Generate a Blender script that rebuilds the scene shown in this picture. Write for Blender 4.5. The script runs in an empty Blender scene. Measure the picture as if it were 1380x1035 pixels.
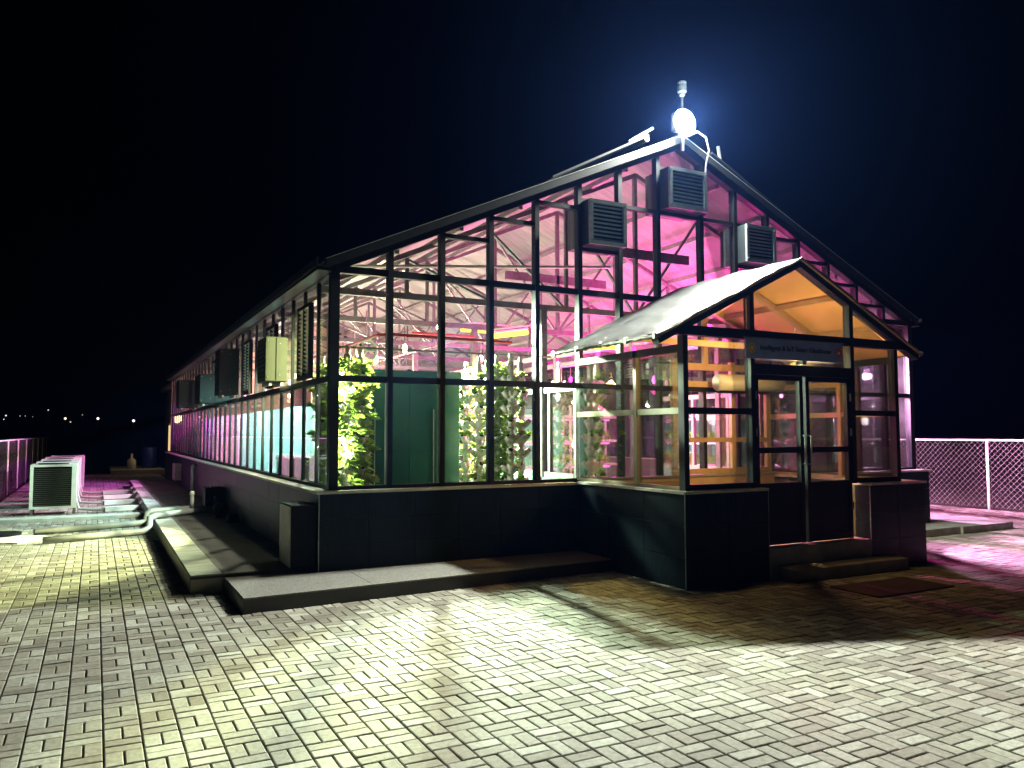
import bpy, math, random
from mathutils import Vector, Matrix
random.seed(7)
S = bpy.context.scene
COL = S.collection
# ---------------------------------------------------------------- camera
CAM = Vector((-2.5142, -9.3823, 1.7487))
PITCH, ROLL, AZ, FPX = 0.0618, -0.0020, 1.0856, 1062.95
cd = bpy.data.cameras.new('camera'); cam = bpy.data.objects.new('camera', cd); COL.objects.link(cam)
fx, fy = math.cos(AZ), math.sin(AZ)
fw = Vector((fx*math.cos(PITCH), fy*math.cos(PITCH), math.sin(PITCH)))
rt = Vector((fy, -fx, 0)); up = rt.cross(fw)
r2 = rt*math.cos(ROLL)+up*math.sin(ROLL); u2 = -rt*math.sin(ROLL)+up*math.cos(ROLL)
M = Matrix((r2, u2, -fw)).transposed().to_4x4(); M.translation = CAM
cam.matrix_world = M
cd.sensor_fit = 'HORIZONTAL'; cd.sensor_width = 36; cd.lens = 36*FPX/1380
cd.clip_start = 0.05; cd.clip_end = 2000
S.camera = cam
# ---------------------------------------------------------------- night sky
W = bpy.data.worlds.new('World'); S.world = W; W.use_nodes = True
bg = W.node_tree.nodes['Background']
bg.inputs[0].default_value = (0.10, 0.12, 0.30, 1); bg.inputs[1].default_value = 0.0004
# ---------------------------------------------------------------- exposure and render
S.view_settings.view_transform = 'Standard'; S.view_settings.look = 'None'
S.view_settings.exposure = 0; S.view_settings.gamma = 1
S.view_settings.use_curve_mapping = False
S.cycles.max_bounces = 7; S.cycles.diffuse_bounces = 2; S.cycles.glossy_bounces = 3
S.cycles.transmission_bounces = 4; S.cycles.transparent_max_bounces = 40; S.cycles.volume_bounces = 0
S.cycles.use_denoising = True; S.cycles.sample_clamp_indirect = 3.0
S.cycles.caustics_reflective = False; S.cycles.caustics_refractive = False
# main lamp strengths (each lamp is built where it hangs)
P_FLOOD = 10500.0; P_IN = 3.0
HAZE_DENSITY = 0.00026

# ---------------------------------------------------------------- materials
def new_mat(name):
    m = bpy.data.materials.new(name); m.use_nodes = True
    return m, m.node_tree, m.node_tree.nodes['Principled BSDF']
def mat(name, c, rough=0.5, metal=0.0, var=0.15, scale=8.0, bump=0.0, bscale=60.0, spec=0.5, stretch=None, emit=None, es=0):
    m, t, b = new_mat(name); N, L = t.nodes, t.links
    tc = N.new('ShaderNodeTexCoord'); mp = N.new('ShaderNodeMapping')
    L.new(tc.outputs['Object'], mp.inputs[0])
    if stretch: mp.inputs['Scale'].default_value = stretch
    n = N.new('ShaderNodeTexNoise'); n.inputs['Scale'].default_value = scale; n.inputs['Detail'].default_value = 6
    L.new(mp.outputs[0], n.inputs['Vector'])
    r = N.new('ShaderNodeMapRange'); r.inputs['From Min'].default_value = .3; r.inputs['From Max'].default_value = .7
    r.inputs['To Min'].default_value = 1-var; r.inputs['To Max'].default_value = 1+var
    L.new(n.outputs[0], r.inputs[0])
    v = N.new('ShaderNodeVectorMath'); v.operation = 'SCALE'; v.inputs[0].default_value = c[:3]
    L.new(r.outputs[0], v.inputs['Scale']); L.new(v.outputs[0], b.inputs['Base Color'])
    b.inputs['Roughness'].default_value = rough; b.inputs['Metallic'].default_value = metal
    b.inputs['Specular IOR Level'].default_value = spec
    if bump:
        n2 = N.new('ShaderNodeTexNoise'); n2.inputs['Scale'].default_value = bscale; n2.inputs['Detail'].default_value = 5
        L.new(mp.outputs[0], n2.inputs['Vector'])
        bp = N.new('ShaderNodeBump'); bp.inputs['Strength'].default_value = bump; bp.inputs['Distance'].default_value = .01
        L.new(n2.outputs[0], bp.inputs['Height']); L.new(bp.outputs[0], b.inputs['Normal'])
    if emit:
        b.inputs['Emission Color'].default_value = (*emit, 1); b.inputs['Emission Strength'].default_value = es
    return m
def glow(name, c, s):
    m = bpy.data.materials.new(name); m.use_nodes = True; t = m.node_tree; t.nodes.clear()
    e = t.nodes.new('ShaderNodeEmission'); e.inputs[0].default_value = (*c, 1); e.inputs[1].default_value = s
    o = t.nodes.new('ShaderNodeOutputMaterial'); t.links.new(e.outputs[0], o.inputs[0]); return m
def glassmat(name, tint=(.965, .985, .975), dirt=.005, rough=.015):
    m = bpy.data.materials.new(name); m.use_nodes = True; t = m.node_tree; N, L = t.nodes, t.links; N.clear()
    tr = N.new('ShaderNodeBsdfTransparent'); tr.inputs[0].default_value = (*tint, 1)
    gl = N.new('ShaderNodeBsdfGlossy'); gl.inputs['Roughness'].default_value = rough; gl.inputs[0].default_value = (.9, .95, .93, 1)
    df = N.new('ShaderNodeBsdfDiffuse'); df.inputs[0].default_value = (.6, .6, .58, 1)
    fr = N.new('ShaderNodeFresnel'); fr.inputs[0].default_value = 1.45
    tc = N.new('ShaderNodeTexCoord'); n = N.new('ShaderNodeTexNoise'); n.inputs['Scale'].default_value = 2.3; n.inputs['Detail'].default_value = 8
    L.new(tc.outputs['Object'], n.inputs['Vector'])
    r = N.new('ShaderNodeMapRange'); r.inputs['From Min'].default_value = .35; r.inputs['From Max'].default_value = .8
    r.inputs['To Min'].default_value = dirt*.3; r.inputs['To Max'].default_value = dirt*2.2; L.new(n.outputs[0], r.inputs[0])
    m1 = N.new('ShaderNodeMixShader'); m2 = N.new('ShaderNodeMixShader')
    fm = N.new('ShaderNodeMath'); fm.operation = 'MULTIPLY'; fm.inputs[1].default_value = .8; L.new(fr.outputs[0], fm.inputs[0])
    L.new(fm.outputs[0], m1.inputs[0]); L.new(tr.outputs[0], m1.inputs[1]); L.new(gl.outputs[0], m1.inputs[2])
    L.new(r.outputs[0], m2.inputs[0]); L.new(m1.outputs[0], m2.inputs[1]); L.new(df.outputs[0], m2.inputs[2])
    o = N.new('ShaderNodeOutputMaterial'); L.new(m2.outputs[0], o.inputs[0]); return m

FRAME = mat('charcoal_frame', (.011, .013, .016), .55, .1, .2, 5, spec=.14)
FRAME_TAN = mat('tan_aluminium', (.42, .30, .17), .45, .2, .12, 6)
FRAME_PALE = mat('pale_aluminium', (.26, .31, .29), .4, .3, .1, 6)
GLASS = glassmat('glass')
STEEL = mat('galvanised_steel', (.32, .32, .31), .45, .35, .25, 14)
STEEL_D = mat('truss_steel', (.13, .125, .13), .5, .3, .25, 10)
ROOFM = mat('roof_sheet_white', (.26, .26, .26), .6, 0, .22, 3, .25, 20, stretch=(.6, 3, 1))
WHITEP = mat('white_painted_metal', (.68, .70, .66), .42, .1, .10, 5, .05, 40)
PLASTIC = mat('white_plastic', (.72, .72, .68), .35, 0, .08, 9)
PVC = mat('pvc_pipe', (.36, .38, .37), .4, 0, .18, 5)
CONC = mat('concrete', (.30, .31, .29), .85, 0, .22, 6, .5, 90)
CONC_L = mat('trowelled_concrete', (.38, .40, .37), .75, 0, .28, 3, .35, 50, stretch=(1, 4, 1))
CONC_SHADE = mat('shaded_concrete', (.12, .115, .105), .8, 0, .3, 3, .35, 50)  # darker copy of the concrete, the sill's shade put into its colour
CONC_G = mat('grey_granite', (.17, .17, .155), .8, 0, .55, 70, .3, 150)
SOIL = mat('dark_soil', (.035, .028, .02), .95, 0, .4, 2, .8, 8)
SAND = mat('joint_sand', (.012, .011, .009), .95, 0, .3, 30)
TILE = mat('dark_tile', (.006, .012, .018), .42, 0, .5, 5, .10, 60, spec=.10, stretch=(9, 9, .8))
GROUT = mat('grout', (.12, .12, .12), .9, 0, .1, 20)
COPING = mat('sill_coping', (.42, .43, .40), .5, 0, .2, 8, .2, 60)
TEAL = mat('teal_panel', (.026, .095, .082), .2, .1, .12, 2)
TEAL_L = mat('pale_teal_panel', (.13, .32, .29), .35, 0, .12, 2)
RED = mat('red_pipe', (.45, .03, .025), .4, 0, .1, 5)
BLACKP = mat('black_plastic', (.006, .006, .007), .6, 0, .1, 8, spec=.12)
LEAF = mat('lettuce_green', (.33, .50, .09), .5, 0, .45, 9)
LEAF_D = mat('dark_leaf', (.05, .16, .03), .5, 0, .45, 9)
def leafy(m, tr=.55):
    t = m.node_tree; N, L = t.nodes, t.links; b = N['Principled BSDF']; o = N['Material Output']
    src = b.inputs['Base Color'].links[0].from_socket; x = N.new('ShaderNodeBsdfTranslucent'); L.new(src, x.inputs[0])
    mx = N.new('ShaderNodeMixShader'); mx.inputs[0].default_value = tr; L.new(b.outputs[0], mx.inputs[1]); L.new(x.outputs[0], mx.inputs[2]); L.new(mx.outputs[0], o.inputs[0])
leafy(LEAF); leafy(LEAF_D)
GREENBOX = mat('olive_cabinet_paint', (.036, .042, .034), .6, 0, .08, 6, spec=.2)
MATM = mat('brown_coir_mat', (.07, .035, .025), .98, 0, .4, 60, 1.0, 160)
PINKP = mat('pink_plastic', (.65, .28, .45), .4, 0, .05, 6)
YELP = mat('yellow_plastic', (.75, .48, .06), .4, 0, .05, 6)
BLUEP = mat('blue_barrel', (.02, .04, .30), .4, 0, .1, 6)
WALLC = mat('plain_wall', (.45, .42, .33), .8, 0, .15, 4)
SALMON = mat('salmon_screen', (.58, .36, .30), .7, 0, .15, 4)
MESHM = mat('fence_wire', (.2, .2, .2), .45, .4, .1, 10)

def brickmat():
    m, t, b = new_mat('paver'); N, L = t.nodes, t.links
    g = N.new('ShaderNodeNewGeometry'); a = N.new('ShaderNodeAttribute'); a.attribute_name = 'tone'
    n1 = N.new('ShaderNodeTexNoise'); n1.inputs['Scale'].default_value = .9; n1.inputs['Detail'].default_value = 4
    n2 = N.new('ShaderNodeTexNoise'); n2.inputs['Scale'].default_value = 26; n2.inputs['Detail'].default_value = 8; n2.inputs['Roughness'].default_value = .7
    for n in (n1, n2): L.new(g.outputs['Position'], n.inputs['Vector'])
    cr = N.new('ShaderNodeValToRGB'); e = cr.color_ramp.elements
    e[0].position = .2; e[0].color = (.165, .155, .125, 1); e[1].position = .85; e[1].color = (.37, .38, .33, 1)
    k = e.new(.55); k.color = (.27, .265, .22, 1)
    ad = N.new('ShaderNodeMath'); ad.operation = 'MULTIPLY_ADD'; ad.inputs[1].default_value = .75
    L.new(a.outputs['Fac'], ad.inputs[0]); 
    s1 = N.new('ShaderNodeMath'); s1.operation = 'MULTIPLY'; s1.inputs[1].default_value = .55; L.new(n1.outputs[0], s1.inputs[0])
    L.new(s1.outputs[0], ad.inputs[2]); L.new(ad.outputs[0], cr.inputs[0])
    mr = N.new('ShaderNodeMapRange'); mr.inputs['From Min'].default_value = .3; mr.inputs['From Max'].default_value = .7
    mr.inputs['To Min'].default_value = .62; mr.inputs['To Max'].default_value = 1.28; L.new(n2.outputs[0], mr.inputs[0])
    v = N.new('ShaderNodeVectorMath'); v.operation = 'SCALE'; L.new(cr.outputs[0], v.inputs[0]); L.new(mr.outputs[0], v.inputs['Scale'])
    L.new(v.outputs[0], b.inputs['Base Color']); b.inputs['Roughness'].default_value = .8
    bp = N.new('ShaderNodeBump'); bp.inputs['Strength'].default_value = .35; bp.inputs['Distance'].default_value = .006
    L.new(n2.outputs[0], bp.inputs['Height']); L.new(bp.outputs[0], b.inputs['Normal']); return m
PAVER = brickmat()

# ---------------------------------------------------------------- mesh helpers
class MB:
    def __init__(s): s.v = []; s.f = []
    def box(s, x0, x1, y0, y1, z0, z1):
        n = len(s.v); s.v += [(x0,y0,z0),(x1,y0,z0),(x1,y1,z0),(x0,y1,z0),(x0,y0,z1),(x1,y0,z1),(x1,y1,z1),(x0,y1,z1)]
        s.f += [tuple(n+i for i in q) for q in ((0,3,2,1),(4,5,6,7),(0,1,5,4),(1,2,6,5),(2,3,7,6),(3,0,4,7))]; return s
    def bbox(s, x0, x1, y0, y1, z0, z1, b=.01):
        # box with bevelled edges
        n = len(s.v)
        P = []
        for (z, i) in ((z0, b), (z0+b, 0), (z1-b, 0), (z1, b)):
            P += [(x0+i,y0+i,z),(x1-i,y0+i,z),(x1-i,y1-i,z),(x0+i,y1-i,z)]
        s.v += P; s.f.append((n+3,n+2,n+1,n)); s.f.append((n+12,n+13,n+14,n+15))
        for k in range(3):
            for j in range(4):
                a = n+4*k+j; c = n+4*k+(j+1) % 4; s.f.append((a, c, c+4, a+4))
        return s
    def prism(s, poly, axis, a, b):
        # poly: list of 2d points; axis 'x','y','z' = extrusion axis
        n = len(s.v); k = len(poly)
        def P(p, t): return {'x': (t, p[0], p[1]), 'y': (p[0], t, p[1]), 'z': (p[0], p[1], t)}[axis]
        s.v += [P(p, a) for p in poly]+[P(p, b) for p in poly]
        s.f.append(tuple(range(n, n+k))); s.f.append(tuple(range(n+2*k-1, n+k-1, -1)))
        for i in range(k): j = (i+1) % k; s.f.append((n+i, n+k+i, n+k+j, n+j))
        return s
    def beam(s, p, q, w, h, upv=(0, 0, 1)):
        p, q = Vector(p), Vector(q); d = (q-p).normalized(); u = Vector(upv)
        sd = d.cross(u)
        if sd.length < 1e-4: sd = d.cross(Vector((0, 1, 0)))
        sd.normalize(); u = sd.cross(d).normalized(); n = len(s.v)
        for c in (p, q):
            for a, b in ((-1,-1),(1,-1),(1,1),(-1,1)): s.v.append(tuple(c+sd*w/2*a+u*h/2*b))
        s.f += [tuple(n+i for i in f) for f in ((0,1,2,3),(7,6,5,4),(0,4,5,1),(1,5,6,2),(2,6,7,3),(3,7,4,0))]; return s
    def tube(s, pts, r, n=8, cap=True):
        pts = [Vector(p) for p in pts]; base = len(s.v); R = r if isinstance(r, (list, tuple)) else [r]*len(pts)
        prev = None
        for i, p in enumerate(pts):
            d = (pts[min(i+1, len(pts)-1)]-pts[max(i-1, 0)]).normalized()
            if prev is None:
                a = d.cross(Vector((0, 0, 1)))
                if a.length < .05: a = d.cross(Vector((1, 0, 0)))
            else: a = prev-d*prev.dot(d)
            a.normalize(); prev = a; b = d.cross(a)
            for k in range(n):
                t = 2*math.pi*k/n; s.v.append(tuple(p+(a*math.cos(t)+b*math.sin(t))*R[i]))
        for i in range(len(pts)-1):
            for k in range(n):
                a = base+i*n+k; b = base+i*n+(k+1) % n; s.f.append((a, b, b+n, a+n))
        if cap:
            s.f.append(tuple(base+k for k in range(n-1, -1, -1))); e = base+(len(pts)-1)*n; s.f.append(tuple(e+k for k in range(n)))
        return s
    def lathe(s, prof, c=(0, 0, 0), n=12):
        return s.tube([(c[0], c[1], c[2]+z) for r, z in prof], [max(r, 1e-4) for r, z in prof], n)
    def quad(s, a, b, c, d):
        n = len(s.v); s.v += [tuple(a), tuple(b), tuple(c), tuple(d)]; s.f.append((n, n+1, n+2, n+3)); return s
    def mesh(s, name, m, smooth=False):
        me = bpy.data.meshes.new(name); me.from_pydata(s.v, [], s.f)
        if m: me.materials.append(m)
        if smooth:
            me.polygons.foreach_set('use_smooth', [True]*len(me.polygons))
        me.update(); return me
    def build(s, name, m, parent=None, smooth=False): return link(name, s.mesh(name, m, smooth), parent)
def link(name, data, parent=None):
    o = bpy.data.objects.new(name, data); COL.objects.link(o)
    if parent: o.parent = parent
    return o
def tag(o, label=None, cat=None, group=None, kind=None):
    if label: o['label'] = label
    if cat: o['category'] = cat
    if group: o['group'] = group
    if kind: o['kind'] = kind
    return o
def thing(name, loc, label, cat, group=None, rz=0):
    o = link(name, None); o.location = loc; o.rotation_euler = (0, 0, rz); return tag(o, label, cat, group)
def copy_tree(o, parent=None):
    c = o.copy(); COL.objects.link(c); c.parent = parent
    for ch in [x for x in KIDS(o)]: copy_tree(ch, c)
    return c
def KIDS(o): return list(o.children)
def lamp(name, loc, power, color, radius=.1, parent=None, typ='POINT', size=None, rot=None):
    l = bpy.data.lights.new(name, typ); l.energy = power; l.color = color
    if typ == 'POINT': l.shadow_soft_size = radius
    if typ == 'AREA': l.shape = 'RECTANGLE'; l.size, l.size_y = size
    o = link(name, l, parent); o.location = loc
    if rot: o.rotation_euler = rot
    return o

# ---------------------------------------------------------------- ground
tag(MB().box(-300, 300, -60, 400, -1.0, -.06).build('ground', SOIL), kind='structure')
paving = tag(MB().prism([(-4.62, -12), (15.4, -12), (15.4, 29), (-4.62, 29)], 'z', -.055, -.018).build('paving', SAND), kind='structure')
B0X, B0Y, CELL = -2.828, -4.5214, .2
def brick_geo(mb, cx_, cy_, along_y, dz, tx, ty):
    L, Wd, b, j = .2, .1, .005, .0050
    hx, hy = (Wd/2-j, L/2-j) if along_y else (L/2-j, Wd/2-j)
    n = len(mb.v)
    for (z, i) in ((-.03, 0), (-b*.7, 0), (0, b)):
        for sx, sy in ((-1,-1),(1,-1),(1,1),(-1,1)):
            X, Y = sx*(hx-i), sy*(hy-i); mb.v.append((cx_+X, cy_+Y, z+dz+X*tx+Y*ty))
    mb.f.append((n+8, n+9, n+10, n+11))
    for k in range(2):
        for q in range(4):
            a = n+4*k+q; c = n+4*k+(q+1) % 4; mb.f.append((a, c, c+4, a+4))
def solid(x, y):   # where slabs and walls cover the paving
    if -1.5 < x < 10.8 and -.15 < y < 22.5: return True
    if -1.15 < x < 3.4 and -1.0 < y <= -.1: return True
    if 3.4 < x < 7.45 and -2.35 < y < 0: return True
    if 4.75 < x < 6.65 and -2.68 < y < -2.3: return True
    if -3.45 < x < -3.1 and 6.1 < y < 6.55: return True
    return False
cells = []
for ci in range(-9, 92):
    for ri in range(-37, 168):
        x0, y0 = B0X+ci*CELL, B0Y+ri*CELL
        mx_, my_ = x0+.1, y0
        if mx_ > 15.3 or my_ > 28.5 or my_ < -11.5 or solid(mx_, my_): continue
        if my_ > 14 and mx_ > 0: continue
        v = Vector((mx_, my_, 0))-CAM; d = v.dot(fw)
        vis = d > .5 and abs(v.dot(rt))/d*FPX < 900
        if not vis and (Vector((mx_, my_))-Vector((CAM.x, CAM.y))).length > 4.5: continue
        u = abs(v.dot(rt))/d*FPX if d > .3 else 1e9; w = -v.dot(up)/d*FPX if d > .3 else 1e9
        seen = u < 700 and w < 520
        ay = (ci+ri) % 2 == 0
        for k in (-1, 1):
            bx, by = (mx_+k*.05, my_) if ay else (mx_, my_+k*.05)
            cells.append((0 if seen else 1, d if d > 0 else 1e3, bx, by, ay))
cells.sort()
VAR = []
for ay in (True, False):
    vs = []
    for q in range(8):
        mb = MB(); brick_geo(mb, 0, 0, ay, 0, random.uniform(-.02, .02), random.uniform(-.02, .02))
        me = mb.mesh('brick', PAVER); at = me.attributes.new('tone', 'FLOAT', 'FACE'); tn = random.gauss(.26, .27)
        at.data.foreach_set('value', [tn]*len(me.polygons)); vs.append(me)
    VAR.append(vs)
rest = MB(); tones = []
for i, (sn, d, bx, by, ay) in enumerate(cells):
    if i < 300:
        o = link('brick', random.choice(VAR[0 if ay else 1]), paving); o.location = (bx, by, random.uniform(-.003, .002))
    else:
        brick_geo(rest, bx+random.uniform(-.0012, .0012), by+random.uniform(-.0012, .0012), ay, random.uniform(-.004, .002), random.uniform(-.02, .02), random.uniform(-.02, .02))
        tones += [random.gauss(.26, .27)]*9
me = rest.mesh('brick_field', PAVER); me.attributes.new('tone', 'FLOAT', 'FACE').data.foreach_set('value', tones)
tag(link('brick_field', me, paving), kind='stuff')

# aprons
def slab_piece(poly, z0, z1, m, parent, name='slab'):
    return MB().prism(poly, 'z', z0, z1).build(name, m, parent)
ap = tag(link('apron_front', None), kind='structure')
xs = [-1.2, .13, 1.46, 2.8, 3.34]
fy_ = lambda x: -1.3+(x+1.2)*.066
for a, b in zip(xs, xs[1:]):
    slab_piece([(a+.004, fy_(a)), (b-.004, fy_(b)), (b-.004, -.2), (a+.004, -.2)], -.05, .15, CONC_G, ap)
slab_piece([(-1.2, -.196), (-.2, -.196), (-.2, .0), (-1.2, .0)], -.05, .149, CONC_G, ap)
al = tag(link('apron_left', None), kind='structure')
ys = [-.02, 2.4, 4.9, 7.4, 9.9, 12.4, 14.9, 17.4, 20.0]
for a, b in zip(ys, ys[1:]):
    f0, f1 = -1.55+(a)*.005, -1.55+b*.005
    slab_piece([(f0, a+.004), (-1.225, a+.004), (-1.225, b-.004), (f1, b-.004)], -.05, .195, CONC_L, al)
    slab_piece([(-1.215, a+.004), (-.2, a+.004), (-.2, b-.004), (-1.215, b-.004)], -.05, .19, CONC_SHADE, al, 'inner_slab')
ar = tag(link('apron_right', None), kind='structure')
for a, b in ((9.4, 10.7), (10.71, 12.25)):
    slab_piece([(a, -.9), (b, -.85), (b, 6), (a, 6)], -.05, .12, CONC, ar)
RISER_SHADE = mat('riser_shade', (.016, .016, .018), .5, 0, .3, 10)  # near-black strips paint the shade on the slab sides
MB().prism([(-1.206, -1.306), (3.334, -1.006), (3.334, -1.0005), (-1.2, -1.3005)], 'z', -.05, .135).build('riser', RISER_SHADE, ap)
MB().box(-1.206, -1.2005, -1.3, -.03, -.05, .135).build('riser', RISER_SHADE, ap)
MB().prism([(-1.556, -.02), (-1.5505, -.02), (-1.4505, 20), (-1.456, 20)], 'z', -.05, .178).build('riser', RISER_SHADE, al)
MB().box(-1.55, -.2, -.023, -.0165, .151, .178).build('riser', RISER_SHADE, al)
tag(MB().bbox(4.74, 6.72, -2.72, -2.44, -.05, .15, .012).build('entrance_step', CONC), kind='structure')
o = MB().bbox(4.85, 6.13, -3.72, -3.08, .001, .014, .004).build('door_mat', MATM)
tag(o, 'brown coir doormat lying on the paving before the entrance step', 'doormat')

# ---------------------------------------------------------------- glasshouse
GH = thing('glasshouse', (0, 0, 0), 'long gabled greenhouse of glass and dark metal frames on a dark tiled plinth', 'greenhouse')
ZP, ZS, ZM, ZE, ZR, LEN = 1.06, 1.113, 2.408, 3.738, 6.147, 22.35
SX, WC, SL = .7011, .845, .745
MX = [k*SX if k <= 7 else (k-1)*SX+WC for k in range(16)]; XR = MX[15]; XC = XR/2
SLOPE = (ZR-ZE)/XC
def rz_(x): return ZE+SLOPE*(x if x < XC else XR-x)
# plinth core + tiles
pl = MB(); pl.box(-.19, 3.5, -.19, .1, 0, ZP-.02); pl.box(7.3, XR+.19, -.19, .1, 0, ZP-.02); pl.box(-.19, .1, .1, LEN, 0, ZP-.02); pl.box(XR-.1, XR+.19, .1, LEN, 0, ZP-.02); pl.box(.1, XR-.1, LEN-.1, LEN+.19, 0, ZP-.02)
PL = pl.build('plinth', GROUT, GH)
def tile_row(parent, axis, fixed, a, b, z0, z1, outward, tw=.6, rows=3, start=0):
    n = max(1, round((b-a)/tw)); w = (b-a)/n; h = (z1-z0)/rows
    for r in range(rows):
        for k in range(n):
            j = .0025; p0, p1 = a+k*w+j, a+(k+1)*w-j; q0, q1 = z0+r*h+j, z0+(r+1)*h-j
            t = .0105+random.uniform(-.0008, .0008)
            lo, hi = (fixed-t, fixed) if outward < 0 else (fixed, fixed+t)
            mb = MB()
            if axis == 'x': mb.box(p0, p1, lo, hi, q0, q1)
            else: mb.box(lo, hi, p0, p1, q0, q1)
            mb.build('tile', TILE, parent)
tile_row(PL, 'x', -.19, -.2, 3.33, .15, ZP-.022, -1)
tile_row(PL, 'x', -.19, 7.52, XR+.2, .12, ZP-.022, -1)
tile_row(PL, 'y', -.19, -.19, LEN+.1, .19, ZP-.022, -1, .75)
MB().box(-.206, -.196, -.206, -.196, .15, ZP-.022).build('corner_trim', FRAME_PALE, PL)
# coping
for q in ((-.235, 3.33, -.235, .12), (7.52, XR+.235, -.235, .12), (-.235, .12, .12, LEN+.2), (XR-.12, XR+.235, .12, LEN+.2)):
    MB().box(*q, ZP-.02, ZP+.012).build('sill_coping', COPING, GH)
MB().box(.1, XR-.1, .1, LEN-.1, .1, .2).build('floor', CONC_L, GH)
# frames
w = .065
for k, x in enumerate(MX):
    ww = .11 if k in (0, 15) else w
    top = rz_(x)+.02
    inporch = 5 <= k <= 9
    MB().box(x-ww/2, x+ww/2, -.055, .055, ZP+.012, top).build('mullion', FRAME, GH)
def rail(p, q, h=.07, d=.09, m=FRAME, name='rail', parent=GH): return MB().beam(p, q, d, h).build(name, m, parent)
for z, h in ((ZS-.025, .05), (ZM, .075), (ZE, .085)):
    for a, b in zip(MX, MX[1:]):
        if z < 2 and 5.0 < (a+b)/2 < 5.7: continue
        rail((a+.034, 0, z), (b-.034, 0, z), h, .085)
# stepped rails of the gable
ZU = 5.07
def hrail(k, z): rail((MX[k]+.034, 0, z), (MX[k+1]-.034, 0, z), .055, .08)
extra = {}
for k in (2, 3, 4): extra[k] = rz_(MX[k])-.06
for k in (5, 6, 7, 8, 9): extra[k] = ZU
for k in (10, 11, 12, 13): extra[k] = rz_(MX[k+1])-.06
for k, z in extra.items(): hrail(k, z)
hrail(5, 4.36); hrail(9, 4.40)
rail((MX[7]+.034, 0, 5.76), (MX[8]-.034, 0, 5.76), .05, .08)
for s in (0, 1):
    x = 0 if s == 0 else XR
    MB().beam((x, 0, ZE+.03), (XC, 0, ZR+.03), .12, .13, (0, 1, 0)).build('rake_beam', FRAME, GH)
# front panes
def pane_poly(x0, x1, zb, zt0, zt1, y=0):
    return MB().prism([(x0, zb), (x1, zb), (x1, zt1), (x0, zt0)], 'y', y-.003, y+.003)
fan_bays = {5: (4.36, ZU), 7: (ZU, 5.76), 9: (4.40, ZU)}
for k in range(15):
    x0, x1 = MX[k]+.03, MX[k+1]-.03
    if not 5.0 < (x0+x1)/2 < 5.7: pane_poly(x0, x1, ZS, ZM-.03, ZM-.03).build('glass_pane', GLASS, GH)
    pane_poly(x0, x1, ZM+.03, ZE-.03, ZE-.03).build('glass_pane', GLASS, GH)
    lv = [ZE+.035]
    if k in (5, 9): lv += [fan_bays[k][0], ZU]
    elif k == 7: lv += [ZU, 5.76]
    elif k in extra: lv += [extra[k]]
    for i, zb in enumerate(lv):
        last = i == len(lv)-1
        zt = None if last else lv[i+1]
        if k in fan_bays and not last and abs(zb-fan_bays[k][0]) < .01: continue
        t0, t1 = (rz_(x0)-.03, rz_(x1)-.03) if last else (zt, zt)
        if k == 7 and last:
            MB().prism([(x0, zb), (x1, zb), (x1, rz_(x1)-.03), (XC, ZR-.03), (x0, rz_(x0)-.03)], 'y', -.003, .003).build('glass_pane', GLASS, GH); continue
        if min(t0, t1) < zb+.01:
            if max(t0, t1) < zb+.05: continue
            P = [(x0, zb), (x1, zb), (x1, t1)] if t1 > t0 else [(x0, zb), (x1, zb), (x0, t0)]
            MB().prism(P, 'y', -.003, .003).build('glass_pane', GLASS, GH)
        else: pane_poly(x0, x1, zb, t0, t1).build('glass_pane', GLASS, GH)
# side walls
NY = 30
louver_bays = {1, 4, 7, 13}
for side, X in ((0, 0), (1, XR)):
    for k in range(1, NY+1):
        y = k*SL; MB().box(X-.022, X+.022, y-.022, y+.022, ZP+.012, ZE).build('mullion', FRAME, GH)
    for z, h in ((ZS-.025, .05), (ZM, .08), (ZE, .10)):
        MB().box(X-.045, X+.045, .056, LEN, z-h/2, z+h/2).build('rail', FRAME, GH)
    for k in range(NY):
        y0, y1 = k*SL+.025+(.03 if k == 0 else 0), (k+1)*SL-.025
        MB().box(X-.003, X+.003, y0, y1, ZS, ZM-.04).build('glass_pane', GLASS, GH)
        if side == 0 and k in louver_bays:
            MB().box(X-.003, X+.003, y0, y1, 3.5, ZE-.05).build('glass_pane', GLASS, GH)
        else:
            MB().box(X-.003, X+.003, y0, y1, ZM+.04, ZE-.05).build('glass_pane', GLASS, GH)
# back wall
bw = MB(); bw.prism([(-.05, ZP), (XR+.05, ZP), (XR+.05, ZE), (XC, ZR), (-.05, ZE)], 'y', LEN+.0, LEN+.1)
bw.build('back_wall', SALMON, GH)
bs = MB()
for i in range(26): bs.box(.1, XR-.1, LEN-.03, LEN-.002, 1.2+i*.1, 1.24+i*.1)
bs.build('back_wall_rib', SALMON, GH)
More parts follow.
